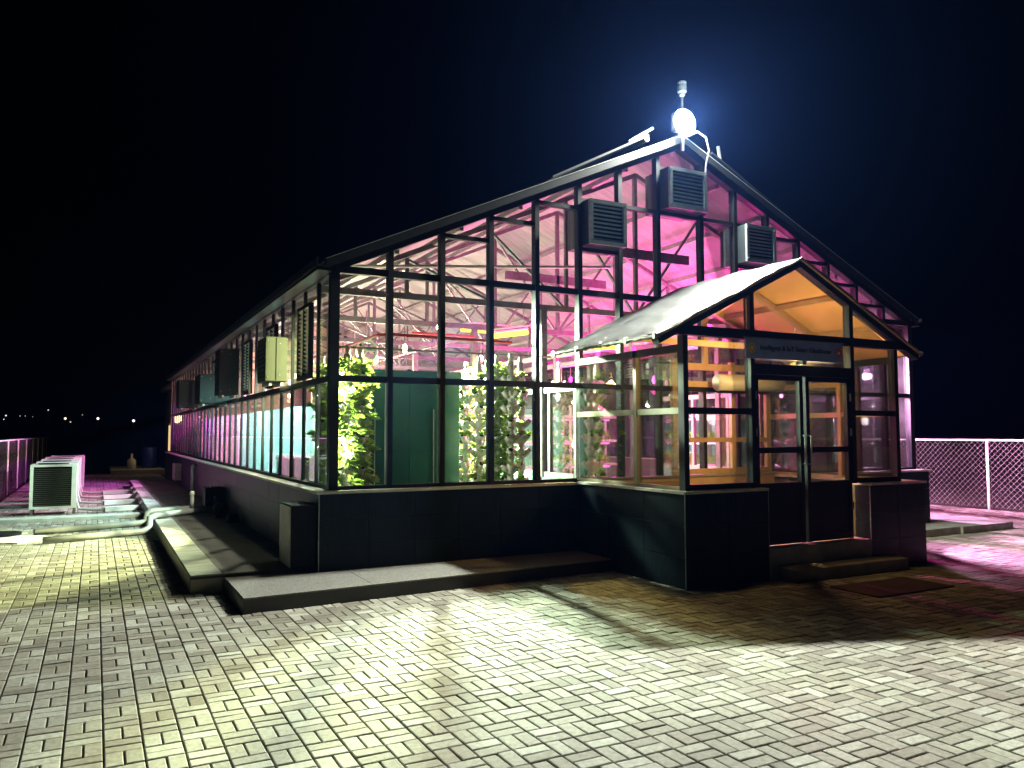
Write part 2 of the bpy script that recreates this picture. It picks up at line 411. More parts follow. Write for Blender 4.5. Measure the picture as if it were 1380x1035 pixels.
# roof
for s in (-1, 1):
    for k in range(15):
        y0, y1 = -.12+k*1.5, -.12+(k+1)*1.5-.006
        mb = MB(); xe = -.14 if s < 0 else XR+.14; ze = ZE-SLOPE*.14+.115
        mb.prism([(xe, ze), (XC, ZR+.115), (XC, ZR+.145), (xe, ze+.03)] if s < 0 else [(XC, ZR+.115), (xe, ze), (xe, ze+.03), (XC, ZR+.145)], 'y', y0, y1)
        mb.build('roof_panel', ROOFM, GH)
    MB().prism([(-.25, ZE+.0), (-.12, ZE-.02), (-.1, ZE+.09), (-.12, ZE+.09), (-.14, ZE+.01), (-.23, ZE+.02), (-.23, ZE+.10), (-.25, ZE+.10)] if s < 0 else
               [(XR+.25, ZE+.10), (XR+.23, ZE+.10), (XR+.23, ZE+.02), (XR+.14, ZE+.01), (XR+.12, ZE+.09), (XR+.10, ZE+.09), (XR+.12, ZE-.02), (XR+.25, ZE)], 'y', -.14, LEN+.1).build('gutter', FRAME, GH)
    MB().box(*((-.235, -.05) if s < 0 else (XR+.05, XR+.235)), -.10, LEN+.08, ZE-.045, ZE-.022).build('soffit', FRAME, GH)
    # dark barge trim; the thin pale strip above it is an added highlight
    a = (-.14, -.125, ZE-SLOPE*.14+.13) if s < 0 else (XR+.14, -.125, ZE-SLOPE*.14+.13)
    MB().beam((a[0], -.128, a[2]-.035), (XC, -.128, ZR+.095), .10, .012, (0, 1, 0)).build('barge_trim', FRAME, GH)
    MB().beam((a[0], -.137, a[2]+.024), (XC, -.137, ZR+.154), .008, .004, (0, 1, 0)).build('edge_highlight', STEEL, GH)
    # ridge vent flaps, slightly raised
    for k in range(5):
        y0 = .0+k*4.4
        X = lambda d: XC+s*d
        zt = lambda d, l: ZR+.16-SLOPE*d+l
        l1, l2 = (.16, .03) if s < 0 else (.10, .02)
        P = [(X(.62), zt(.62, l1)), (X(2.3), zt(2.3, l2)), (X(2.3), zt(2.3, l2)+.03), (X(.62), zt(.62, l1)+.03)]
        if s > 0: P = P[::-1]
        f = MB().prism(P, 'y', y0-.1, y0+4.1).build('roof_vent', FRAME, GH)
        if k < 2:
            MB().tube([(X(.62), y0-.05, zt(.62, l1)-.02), (X(.62), y0+4.0, zt(.62, l1)-.02)], .05, 10).build('vent_shaft', FRAME, f)
            MB().beam((X(.9), y0+.02, zt(.9, l1)+.03), (X(.45 if s < 0 else .35)+(.0 if s < 0 else .5), y0+.02, zt(.5, l1)+.14), .03, .04).build('vent_arm', STEEL, f)
MB().tube([(XC, -.1, ZR+.15), (XC, LEN, ZR+.15)], .05, 8).build('ridge_cap', STEEL, GH)
# purlins and trusses inside
for s in (-1, 1):
    for d in (.9, 1.8, 2.7, 3.6, 4.5):
        x = XC+s*d; z = ZR-SLOPE*d-.02
        MB().box(x-.03, x+.03, .1, LEN-.05, z-.06, z+.02).build('purlin', STEEL, GH)
for i, y in enumerate((1.1, 3.6, 6.6, 9.6, 12.6, 15.6, 18.6)):
    t = MB(); zc = ZE-.06
    t.beam((.05, y, zc), (XR-.05, y, zc), .07, .09)
    for s in (-1, 1):
        t.beam((XC+s*(XC-.05), y, ZE-.02), (XC, y, ZR-.12), .07, .09, (0, 1, 0))
        for d in (1.35, 2.7, 4.0):
            x = XC+s*d; zt = ZR-.12-SLOPE*d; t.box(x-.025, x+.025, y-.025, y+.025, zc+.04, zt)
            x2 = XC+s*(d-1.3); t.beam((x, y+.03, zt), (x2, y+.03, zc+.05), .03, .05, (0, 1, 0))
    t.box(XC-.03, XC+.03, y-.03, y+.03, zc, ZR-.15)
    t.build('truss', STEEL_D, GH)
    for x in (3.55, 7.1):
        MB().box(x-.05, x+.05, y-.05, y+.05, .2, zc-.04).build('column', STEEL_D, GH)
for x, z in ((7.1, ZE-.17), (8.6, ZE-.17)):
    MB().box(x-.04, x+.04, .15, LEN-.1, z-.06, z+.06).build('tie_beam', STEEL, GH)
for y in (1.1, 3.6): MB().beam((4.2, y, 4.7), (6.45, y, 4.7), .06, .16).build('catwalk_beam', STEEL_D, GH)

# inner vestibule
V = thing('inner_vestibule', (0, 0, 0), 'pale framed glass airlock room inside the greenhouse behind the entrance porch', 'glass room')
X1, X2, YV = 3.56, 7.12, 2.75
for X in (X1, X2):
    MB().box(X-.06, X+.06, .12, YV, .2, 1.08).build('low_wall', TEAL_L, V)
    for y in (.16, .9, 1.8, 2.7): MB().box(X-.03, X+.03, y-.03, y+.03, 1.08, 2.42).build('post', FRAME_PALE, V)
    for z in (1.12, 2.39): MB().box(X-.035, X+.035, .2, 2.66, z-.04, z+.04).build('rail', FRAME_PALE, V)
    for a, b in ((.19, .87), (.93, 1.77), (1.83, 2.67)): MB().box(X-.003, X+.003, a, b, 1.16, 2.35).build('glass_pane', GLASS, V)

# ---------------------------------------------------------------- entrance porch
PO = thing('entrance_porch', (0, 0, 0), 'small gabled glass entrance porch with white sheet roof in front of the greenhouse', 'porch')
PX = [3.45, 4.49, 5.37, 6.25, 7.12]; PY = -2.29; PZ = 1.075; PT = 2.93; PC = 5.33; PA = 3.93; PE = 2.83
HW = 2.28; PS = (PA-PE)/HW
def pz(x): return PA-PS*abs(x-PC)
PP = MB().prism([(3.34, -2.42), (4.59, -2.42), (4.59, -2.2), (3.6, -2.2), (3.6, -.19), (3.34, -.19)], 'z', 0, PZ-.02).build('plinth', GROUT, PO)
MB().prism([(6.41, -2.42), (7.5, -2.42), (7.5, -.19), (7.05, -.19), (7.05, -2.2), (6.41, -2.2)], 'z', 0, PZ-.02).build('plinth', GROUT, PO)
tile_row(PP, 'x', -2.42, 3.33, 4.6, .0, PZ-.022, -1, .64)
tile_row(PP, 'x', -2.42, 6.4, 7.51, .0, PZ-.022, -1, .55)
tile_row(PP, 'y', 3.34, -2.42, -.2, .0, PZ-.022, -1, .74)
tile_row(PP, 'y', 6.41, -2.42, -2.2, .37, PZ-.022, -1, .3)
MB().box(3.325, 3.335, -2.436, -2.426, 0, PZ-.022).build('corner_trim', FRAME_PALE, PP)
MB().box(4.596, 4.604, -2.436, -2.426, .2, PZ-.022).build('corner_trim', FRAME_PALE, PP)
MB().box(6.396, 6.404, -2.436, -2.426, .2, PZ-.022).build('corner_trim', FRAME_PALE, PP)
for q in ((3.31, 4.6, -2.45, -2.15), (3.31, 3.6, -2.15, -.236), (6.41, 7.53, -2.45, -2.15), (7.0, 7.53, -2.15, -.236)):
    MB().box(*q, PZ-.02, PZ+.01).build('sill_coping', COPING, PO)
MB().box(4.6, 6.4, -2.435, -.1, .0, .37).build('threshold', CONC, PO)
for i, x in enumerate(PX):
    top = pz(x)-.05 if i in (1, 3) else (PE-.02+.06 if i in (0, 4) else PT)
    ww = .07
    zb = PZ+.01 if i in (0, 1, 3, 4) else 2.60
    MB().box(x-ww/2, x+ww/2, PY-.05, PY+.05, zb, top).build('post', FRAME, PO)
def prail(x0, x1, z, h, m=FRAME, y=PY, d=.09, nm='rail'): MB().box(x0, x1, y-d/2, y+d/2, z-h/2, z+h/2).build(nm, m, PO)
prail(3.34, 7.42, PT, .11, d=.11, nm='tie_beam')
prail(3.487, 4.453, 2.0, .075); prail(6.287, 7.083, 2.0, .075)
prail(3.487, 4.453, PZ+.045, .06); prail(6.287, 7.083, PZ+.045, .06)
prail(4.527, 6.213, 2.52, .13, d=.10, nm='door_head')
for s in (-1, 1):
    MB().beam((PC+s*HW, PY, PE-.03), (PC, PY, PA-.03), .11, .11, (0, 1, 0)).build('rake_beam', FRAME, PO)
# gable panes, fanlight and bay panes
tz = PT+.06
MB().prism([(3.72, tz), (4.45, tz), (4.45, pz(4.45)-.09)], 'y', PY-.003, PY+.003).build('glass_pane', GLASS, PO)
MB().prism([(6.29, tz), (6.94, tz), (6.29, pz(6.29)-.09)], 'y', PY-.003, PY+.003).build('glass_pane', GLASS, PO)
MB().prism([(4.53, tz), (6.21, tz), (6.21, pz(6.21)-.09), (PC, PA-.1), (4.53, pz(4.53)-.09)], 'y', PY-.003, PY+.003).build('glass_pane', GLASS, PO)
for a, b in ((3.487, 4.453), (6.287, 7.083)):
    for z0, z1 in ((PZ+.075, 1.96), (2.04, PT-.055)): MB().box(a, b, PY-.003, PY+.003, z0, z1).build('glass_pane', GLASS, PO)
MB().box(4.527, 6.213, PY-.003, PY+.003, 2.585, PT-.055).build('glass_pane', GLASS, PO)
# side walls of the porch
for X in (3.45, 7.12):
    m = FRAME_PALE if X < 4 else FRAME
    LIT_FRAME = mat('olive_lit_aluminium', (.17, .17, .10), .5, .2, .15, 5) if X < 4 else FRAME_TAN  # yellow-green and orange lamplight on the side frames put into their colour
    MB().box(X-.035, X+.035, -1.41-.03, -1.41+.03, PZ+.01, PE-.06).build('side_post', LIT_FRAME, PO)
    MB().box(X-.03, X+.03, -2.235, -1.445, 1.965, 2.035).build('side_rail', LIT_FRAME, PO)
    MB().box(X-.03, X+.03, -1.375, -.06, 1.965, 2.035).build('side_rail', LIT_FRAME, PO)
    MB().box(X-.035, X+.035, -2.235, -.06, PE-.15, PE-.06).build('eave_beam', FRAME, PO)
    MB().box(X-.03, X+.03, -2.235, -.06, PZ+.012, PZ+.05).build('bottom_rail', LIT_FRAME, PO)
    for y0, y1 in ((-2.235, -1.445), (-1.375, -.06)):
        for z0, z1 in ((PZ+.05, 1.965), (2.035, PE-.15)): MB().box(X-.003, X+.003, y0, y1, z0, z1).build('glass_pane', GLASS, PO)
HEM = mat('hem_plastic', (.13, .13, .10), .5, 0, .3, 20)
DECK = mat('ochre_deck', (.62, .40, .19), .6, 0, .1, 3)
# roof with a wrinkled sheet over it
def wrinkled(s):
    mb = MB(); nx, ny = 26, 34
    for j in range(ny+1):
        y = -2.38+(2.38-.06)*j/ny
        for i in range(nx+1):
            t = i/nx; x = PC+s*HW*t; z = PA-PS*HW*t+.035
            z += .008*math.sin(9*y+3*t*5)+.005*math.sin(31*t+4*y)+random.uniform(-.003, .003)
            mb.v.append((x, y, z))
    for j in range(ny):
        for i in range(nx):
            a = j*(nx+1)+i; q = (a, a+1, a+nx+2, a+nx+1); mb.f.append(q if s > 0 else q[::-1])
    return mb
SHEET = mat('grey_white_roof_sheet', (.034, .038, .040), .42, 0, .75, 7, 1.0, 26, stretch=(4.5, .7, 1))
for s in (-1, 1):
    MB().prism([(PC+s*HW, PE-.005), (PC, PA-.005), (PC, PA+.02), (PC+s*HW, PE+.02)][::s], 'y', -2.37, -.06).build('roof_deck', DECK, PO)
    wrinkled(s).build('roof_sheet', SHEET, PO, True)
    h = MB(); pts, rr = [], []
    for k in range(40):
        y = -2.38+2.32*k/39; pts.append((PC+s*(HW+.015), y, PE+.005+.006*math.sin(k*1.7))); rr.append(.024+.004*math.sin(k*2.3)+.005*(k % 5 == 0))
    h.tube(pts, rr, 7); h.build('rolled_hem', HEM, PO, True)
    for k in range(5):
        MB().bbox(PC+s*(HW+.02)-.02, PC+s*(HW+.02)+.02, -2.34+k*.55, -2.30+k*.55, PE-.03, PE+.045, .006).build('clip', STEEL, PO)
    for d in (.75, 1.5): # rafters seen through the gable
        x = PC+s*d; MB().beam((x, -2.22, pz(x)-.045), (x, -.08, pz(x)-.045), .06, .07).build('purlin', FRAME_TAN, PO)
    MB().beam((PC+s*(HW-.1), -1.2, PE+.02), (PC, -1.2, PA-.07), .06, .08, (0, 1, 0)).build('rafter', FRAME_TAN, PO)
    MB().beam((PC+s*(HW-.1), -.15, PE+.02), (PC, -.15, PA-.07), .06, .08, (0, 1, 0)).build('rafter', FRAME_TAN, PO)
MB().beam((PC-1.85, -1.2, PT+.02), (PC+1.85, -1.2, PT+.02), .06, .08).build('tie', FRAME_TAN, PO)
MB().beam((PC, -2.2, PA-.1), (PC, -.1, PA-.1), .06, .08).build('ridge_beam', FRAME_TAN, PO)
# double door
for s, x0, x1 in ((-1, 4.53, 5.345), (1, 5.395, 6.21)):
    D = link('door', None, PO)
    MB().box(x0, x0+.06, PY-.03, PY+.03, .38, 2.45).build('stile', FRAME, D)
    MB().box(x1-.06, x1, PY-.03, PY+.03, .38, 2.45).build('stile', FRAME, D)
    for z, h in ((2.42, .06), (1.53, .075), (1.09, .08), (.43, .09)): MB().box(x0+.06, x1-.06, PY-.028, PY+.028, z-h/2, z+h/2).build('door_rail', FRAME, D)
    MB().box(x0+.06, x1-.06, PY-.015, PY+.015, .475, 1.05).build('door_panel', FRAME, D)
    for z0, z1 in ((1.13, 1.49), (1.57, 2.39)): MB().box(x0+.06, x1-.06, PY-.003, PY+.003, z0, z1).build('glass_pane', GLASS, D)
    hx = x1-.03 if s < 0 else x0+.03
    MB().tube([(hx, PY-.03, 1.35), (hx, PY-.075, 1.36), (hx, PY-.075, 1.7), (hx, PY-.03, 1.71)], .011, 8).build('handle', STEEL, D)
    for z in (2.2, 1.75, .8):
        hx2 = x0+.005 if s < 0 else x1-.005
        MB().box(hx2-.012, hx2+.012, PY-.045, PY-.03, z-.05, z+.05).build('hinge', STEEL, D)
# tan inner door frame at the back of the porch
IN = thing('inner_doorway', (0, 0, 0), 'tan framed inner doorway at the back of the entrance porch', 'doorway')
yb = -.085
for x in (5.12, 6.28, 7.02): MB().box(x-.045, x+.045, yb-.03, yb+.03, 1.12, 2.84).build('post', FRAME_TAN, IN)
MB().box(5.70, 5.78, yb-.03, yb+.03, 2.80, 3.6).build('post', FRAME_TAN, IN)
MB().box(5.165, 6.975, yb-.028, yb+.028, 2.70, 2.80).build('lintel', FRAME_TAN, IN)
for a, b in ((5.165, 6.235), (6.325, 6.975)):
    for z0, z1 in ((2.44, 2.53), (1.60, 1.67), (1.12, 1.20)): MB().box(a, b, yb-.025, yb+.025, z0, z1).build('rail', FRAME_TAN, IN)
MB().box(3.6, 7.05, -.18, .1, .37, 1.09).build('low_wall', FRAME_TAN, IN)
MB().box(3.62, 7.05, -.2, -.03, 1.09, 1.115).build('ledge', FRAME_PALE, IN)
# right side wall of the porch gets its inner rails
for z in (2.45,): MB().box(7.09, 7.15, -1.375, -.06, z-.04, z+.04).build('side_rail', FRAME_TAN, PO)
for y in (-.75,): MB().box(7.085, 7.155, y-.03, y+.03, PZ+.05, 1.965).build('side_post', FRAME_TAN, PO)
# air curtain: pale horizontal cased unit
AC0 = thing('air_curtain', (6.75, -.35, 2.5), 'pale yellow rounded air curtain unit hung inside the porch above the inner doorway', 'air curtain')
MB().tube([(-1.0, 0, 0), (.28, 0, 0)], .13, 16).build('casing', WHITEP, AC0, True)
MB().box(-.98, .26, -.06, .06, -.16, -.125).build('outlet_grille', BLACKP, AC0)
for x in (-.8, .1): MB().box(x-.02, x+.02, .02, .22, .0, .05).build('bracket', STEEL, AC0)

# ---------------------------------------------------------------- sign over the door
SG = thing('name_sign', (5.19, PY-.075, 2.765), 'long dark name sign with an emblem at either end over the porch door', 'sign')
SIGNB = mat('sign_face', (.26, .33, .62), .5, 0, .12, 6)
MB().bbox(-.84, .84, -.012, .012, -.125, .125, .004).build('board', SIGNB, SG)
MB().box(-.86, .86, -.006, .016, .1255, .135).build('fanlight_glow', FRAME_TAN, SG)  # glow of the lit fanlight put into a tan strip
tc = bpy.data.curves.new('lettering', 'FONT'); tc.body = 'Intelligent & IoT Smart Glasshouse'; tc.size = .088; tc.align_x = 'CENTER'; tc.align_y = 'CENTER'; tc.extrude = .003
to = link('lettering', tc, SG); to.location = (0, -.0155, .01); to.rotation_euler = (math.pi/2, 0, 0)
tc.materials.append(mat('letter_black', (.006, .006, .014), .5))
bpy.context.view_layer.update()
lm = bpy.data.meshes.new_from_object(to.evaluated_get(bpy.context.evaluated_depsgraph_get())); lo = link('lettering', lm, SG)
lo.location = to.location; lo.rotation_euler = to.rotation_euler; bpy.data.objects.remove(to); lo.name = 'lettering'
for x, cc, nm in ((-.755, (.62, .36, .06), 'gold'), (.755, (.42, .04, .05), 'red')):
    em = MB().tube([(x, -.012, 0), (x, -.018, 0)], .07, 24).build('emblem', mat(nm+'_emblem', cc, .5), SG); em['label'] = 'round '+nm+' emblem'
    pale = mat(nm+'_emblem_pale', (.75, .62, .5), .5); e2 = MB()
    e2.tube([(x+.055*math.cos(t*.3142*2), -.0205, .055*math.sin(t*.3142*2)) for t in range(11)], .003, 5, False)
    e2.tube([(x, -.018, 0), (x, -.0215, 0)], .028, 5)
    e2.build('emblem_mark', pale, em)

# ---------------------------------------------------------------- louvred exhaust fans on the gable
def louver_unit(w_, h_, deep, slats, tilt=1.6, back=.4):
    fr = MB(); t = .055
    fr.box(0, t, -deep, -deep+.04, 0, h_); fr.box(w_-t, w_, -deep, -deep+.04, 0, h_); fr.box(t, w_-t, -deep, -deep+.04, 0, t); fr.box(t, w_-t, -deep, -deep+.04, h_-t, h_)
    hs = MB(); hs.box(.012, w_-.012, -deep+.16, -deep+.165, .012, h_-.012); hs.box(0, .012, -deep+.04, back, 0, h_); hs.box(w_-.012, w_, -deep+.04, back, 0, h_); hs.box(.012, w_-.012, -deep+.04, back, 0, .012); hs.box(.012, w_-.012, -deep+.04, back, h_-.012, h_)
    sl = MB(); hh = (h_-2*t)/slats
    for i in range(slats):
        z = t+hh*(i+.5); sl.beam((t, -deep+.05, z), (w_-t, -deep+.05, z), .009, hh*.5, (0, -tilt, 1))
    bl = MB()
    for a in range(4):
        t_ = a*math.pi/2+.4; bl.beam((w_/2, .1, h_/2), (w_/2+math.cos(t_)*h_*.4, .1, h_/2+math.sin(t_)*h_*.4), .12, .01, (.4, 1, 0))
    return fr, hs, sl, bl
def gable_fan(x, z, w_, h_, label):
    t = thing('exhaust_fan', (x, -.06, z), label, 'exhaust fan', 'louvred exhaust fans in the glass gable')
    fr, hs, sl, bl = louver_unit(w_, h_, .2, 9)
    fr.build('frame', GAL, t); hs.build('housing', FANH, t); sl.build('louver_blades', GAL, t); bl.build('fan_blade', STEEL_D, t)
    for cx_ in (.027, w_-.027):
        for cz in (.05, h_-.05): MB().tube([(cx_, -.2, cz), (cx_, -.212, cz)], .014, 8).build('bolt', STEEL, t)
GAL = mat('galvanised_fan', (.42, .50, .52), .35, .5, .15, 12); FANH = mat('fan_housing', (.035, .045, .05), .5, .3, .1, 8)
gable_fan(MX[5]+.035, 4.40, .63, .64, 'louvred exhaust fan low on the left half of the glass gable')
gable_fan(MX[7]+.06, 5.11, .72, .62, 'brightly lit louvred exhaust fan just under the gable peak')
gable_fan(MX[9]+.035, 4.44, .63, .60, 'louvred exhaust fan right of the gable centre above the porch roof')
# on the left wall
def side_fan(y, label, dep=.06):
    t = thing('wall_louver', (-.055, y, 2.46), label, 'louver vent', 'louvre vents along the left glass wall')
    fr = MB(); W_, H_ = .69, .98; q = .05
    fr.box(-dep, 0, 0, q, 0, H_); fr.box(-dep, 0, W_-q, W_, 0, H_); fr.box(-dep, 0, q, W_-q, 0, q); fr.box(-dep, 0, q, W_-q, H_-q, H_); fr.box(-dep, 0, W_/2-.015, W_/2+.015, q, H_-q)
    fr.build('frame', FRAME, t)
    for i in range(16):
        z = q+(H_-2*q)*(i+.5)/16; MB().beam((-dep/2, q, z), (-dep/2, W_-q, z), .055, .005, (.75, 0, 1)).build('slat', STEEL, t)
for k, lb in ((1, 'tall louvre vent nearest the glass corner, above the left plinth'), (4, 'louvre vent partly hidden behind the olive metal cabinet'), (7, 'pale lit louvre vent just beyond the olive metal cabinet'), (13, 'small distant louvre vent above the black wall cabinet')):
    side_fan(k*SL+.03, lb)
def wall_box(x0, y0, y1, z0, z1, m, label, name='wall_cabinet', slats=True):
    t = thing(name, (0, y0, z0), label, 'metal cabinet', 'metal cabinets hung on the left glass wall')
    MB().bbox(x0, -.06, 0, y1-y0, 0, z1-z0, .012).build('casing', m, t)
    MB().box(x0/2-.002-.03, x0/2+.002-.03, -.003, 0, .02, z1-z0-.02).build('seam', BLACKP, t)
    if slats:
        for i in range(8):
            z = .06+i*(z1-z0-.12)/8; MB().box(x0-.012, x0+.001, .05, y1-y0-.05, z, z+.025).build('vent_slat', BLACKP, t)
    for xx in (x0+.08, -.12): MB().beam((xx, .05, -.03), (xx, y1-y0-.05, -.03), .04, .05).build('bracket', STEEL, t)
    for (a, b) in ((x0+.03, .06), (x0+.2, .1), (x0+.03, z1-z0-.06), (x0+.2, z1-z0-.1)): MB().tube([(a, -.001, b), (a, -.006, b)], .006, 6).build('screw', STEEL, t)
wall_box(-.36, 2.35, 3.0, 2.5, 3.16, GREENBOX, 'olive green metal cabinet jutting from the left glass wall', )
DKBOX = mat('black_cabinet_paint', (.010, .014, .014), .7, 0, .1, 6, spec=.1)
wall_box(-.42, 6.75, 7.4, 2.5, 3.4, DKBOX, 'tall dark cabinet on the left glass wall just before the big black one')
wall_box(-.64, 7.9, 8.9, 2.37, 2.98, DKBOX, 'big black cabinet jutting far out from the left glass wall')
wall_box(-.55, 13.6, 14.4, 2.45, 3.2, DKBOX, 'farthest wall cabinet, glowing purple near the far end of the greenhouse')

# ---------------------------------------------------------------- flood lamp and weather sensor on the ridge
FL = thing('flood_lamp', (5.33, -.18, 6.48), 'blazing white flood lamp on the ridge of the gable', 'flood lamp')
MB().bbox(-.17, .17, 0, .10, -.15, .15, .015).build('housing', STEEL, FL)
MB().tube([(0, -.002, 0), (0, -.012, 0)], .205, 32).build('lens', glow('flood_lens', (.93, 1, .97), 120), FL)
MB().box(-.02, .02, .04, .07, -.42, -.15).build('bracket', STEEL, FL)
for px_, aim_, pw_, cn_, bl_ in ((-.03, (-1.25, -.85, -.55), P_FLOOD*1.25, 156, 1.0), (.10, (.75, -1, -.62), P_FLOOD*.55, 150, 1.0)):
    fl = lamp('flood_light', (px_, -.03, 0), pw_, (.98, 1.0, .86), .10, FL, 'SPOT')
    fl.data.spot_size = math.radians(cn_); fl.data.spot_blend = bl_; fl.data.shadow_soft_size = .10
    fl.rotation_euler = Vector(aim_).to_track_quat('-Z', 'Y').to_euler()
WS = thing('weather_sensor', (5.40, -.05, 6.25), 'slim cylindrical weather sensor on a mast above the gable ridge', 'weather sensor')
MB().tube([(0, 0, 0), (0, 0, .72)], .018, 8).build('mast', STEEL_D, WS)
MB().lathe([(.03, .70), (.045, .72), (.045, .76), (.07, .77), (.07, .87), (.06, .875), (.06, .89), (.072, .895), (.072, .93), (.03, .95)], n=14).build('sensor_head', STEEL, WS)
lamp('flood_spill', (0, -.10, 0), 190, (.70, .95, 1), .11, FL)
pts = [(5.45, -.15, 6.3), (5.55, -.22, 6.36), (5.68, -.26, 6.28), (5.76, -.24, 6.1), (5.78, -.14, 5.9), (5.79, -.1, 5.6), (5.77, -.09, 5.1)]
tag(MB().tube(pts, .014, 6).build('cable', STEEL_D), 'pale cable looping down the gable from the flood lamp', 'cable')

# ---------------------------------------------------------------- inside the greenhouse
cr = thing('cold_room', (0, 0, 0), 'dark teal boxy cold room standing inside the left corner of the greenhouse', 'cabin')
for i in range(2): MB().box(.74+i*.795, 1.53+i*.795, 1.5, 1.55, .2, 2.62).build('wall_panel', TEAL, cr)
for i in range(1): MB().box(.74, .79, 1.555, 2.55, .2, 2.62).build('wall_panel', TEAL, cr)
MB().box(.80, 2.32, 1.56, 2.55, 2.56, 2.61).build('roof', TEAL, cr)
MB().box(2.27, 2.325, 1.555, 2.49, .2, 2.555).build('wall_panel', TEAL_L, cr)
MB().box(.80, 2.325, 2.495, 2.55, .2, 2.555).build('wall_panel', TEAL_L, cr)
MB().box(1.0, 1.015, 1.49, 1.5, .2, 2.1).build('door_edge', STEEL, cr); MB().box(1.9, 1.915, 1.49, 1.5, .2, 2.1).build('door_edge', STEEL, cr)
MB().box(.72, 2.35, 1.48, 1.5, 2.56, 2.66).build('top_trim', TEAL, cr)

def leaf(mb, p, d, L, wdt):
    d = d.normalized(); sd = d.cross(Vector((0, 0, 1)))
    if sd.length < .1: sd = Vector((1, 0, 0))
    sd = sd.normalized()*wdt; m_ = p+d*L*.55; e = p+d*L+Vector((0, 0, -L*.25))
    n = len(mb.v); mb.v += [tuple(p), tuple(m_+sd+Vector((0, 0, .01))), tuple(e), tuple(m_-sd+Vector((0, 0, .01)))]; mb.f += [(n, n+1, n+2, n+3)]
def tower_meshes():
    body = MB(); cups = MB(); z = .25; k = 0
    body.tube([(0, 0, 0), (0, 0, 2.55)], .045, 10)
    spots = []
    while z < 2.45:
        body.lathe([(.045, z-.10), (.06, z-.05), (.072, z+.01), (.055, z+.05), (.045, z+.06)], n=10)
        for a in range(3 if k % 3 == 0 else 2):
            t = a*math.pi*(.6667 if k % 3 == 0 else 1)+(k % 2)*1.4; d = Vector((math.cos(t), math.sin(t), .9)).normalized()
            p = Vector((math.cos(t)*.035, math.sin(t)*.035, z-.05)); q = p+d*.13
            body.tube([p, (p+q)/2, q], [.045, .044, .038], 8); cups.tube([q-d*.001, q+d*.01], .032, 8); spots.append((q, Vector((math.cos(t), math.sin(t), .6))))
        z += .205; k += 1
    body.tube([(0, 0, 2.5), (0, 0, 2.66)], .03, 8)
    return body.mesh('tower_body', PLASTIC, True), cups.mesh('net_cups', BLACKP), spots
TB, TC, SP = tower_meshes()
def foliage(frac, n, L, m, fill=0):
    mb = MB()
    for i in range(fill):
        t = random.uniform(0, 6.283); d = Vector((math.cos(t), math.sin(t), random.uniform(-.3, .8))); leaf(mb, Vector((math.cos(t)*.07, math.sin(t)*.07, random.uniform(.1, 2.5))), d, random.uniform(.05, .16), random.uniform(.015, .035))
    for q, d in SP:
        if random.random() > frac: continue
        for i in range(n):
            dd = d+Vector((random.uniform(-.9, .9), random.uniform(-.9, .9), random.uniform(-.2, .9)))
            leaf(mb, q, dd, L*random.uniform(.6, 1.2), L*random.uniform(.22, .4))
    return mb.mesh('foliage', m)
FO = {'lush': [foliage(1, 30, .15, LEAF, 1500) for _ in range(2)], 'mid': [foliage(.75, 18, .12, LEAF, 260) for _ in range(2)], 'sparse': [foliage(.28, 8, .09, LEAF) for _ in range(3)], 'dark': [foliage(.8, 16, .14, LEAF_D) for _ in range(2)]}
def tower(x, y, kind, label, rz=0):
    t = thing('hydroponic_tower', (x, y, .2), label, 'planting tower', 'white hydroponic planting towers inside the greenhouse', rz)
    link('tower_body', TB, t); link('net_cups', TC, t)
    if kind: link('foliage', random.choice(FO[kind]), t)
for x, y, kind, lb in (
    (.30, .45, 'lush', 'lush green planting tower right in the front left glass corner'),
    (.33, 1.1, 'lush', 'lush green planting tower second from the glass corner along the left wall'),
    (.36, 1.9, 'mid', 'planting tower between the left wall and the side of the teal cold room'),
    (.56, .75, 'lush', 'pale green planting tower touching the left edge of the teal cold room'),
    (2.42, 1.0, 'mid', 'leafy planting tower overlapping the right edge of the teal cold room'),
    (2.52, .62, 'lush', 'yellow green planting tower in the third pane left of the dark column'),
    (2.62, 1.9, 'mid', 'planting tower half hidden behind the two leafy ones beside the cold room'),
    (2.62, .4, 'mid', 'planting tower close to the glass with a leafy tuft at its top'),
    (2.86, .55, 'sparse', 'beige planting tower with bare dark cups in the middle of its pane'),
    (2.76, 1.45, 'sparse', 'sparsely planted tower behind the beige one, left side of the same pane'),
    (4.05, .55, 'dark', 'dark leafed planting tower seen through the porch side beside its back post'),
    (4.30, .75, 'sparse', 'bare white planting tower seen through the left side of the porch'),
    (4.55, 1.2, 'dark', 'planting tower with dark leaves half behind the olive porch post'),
    (3.9, 1.2, 'sparse', 'brownish bare planting tower at the back left of the vestibule glass'),
    (7.95, .5, 'sparse', 'bare white planting tower seen through the right door leaf'),
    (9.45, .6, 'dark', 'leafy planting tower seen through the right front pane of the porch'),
    (10.0, 1.1, 'sparse', 'planting tower near the right glass wall behind the porch')):
    tower(x, y, kind, lb, random.uniform(0, 6))
RK = None
PINKG = glow('pink_led', (1.0, .12, .55), 7); WHITEG = glow('white_led', (1, .80, .88), 7)
RACKW = mat('rack_white', (.68, .66, .66), .5, 0, .05, 6)
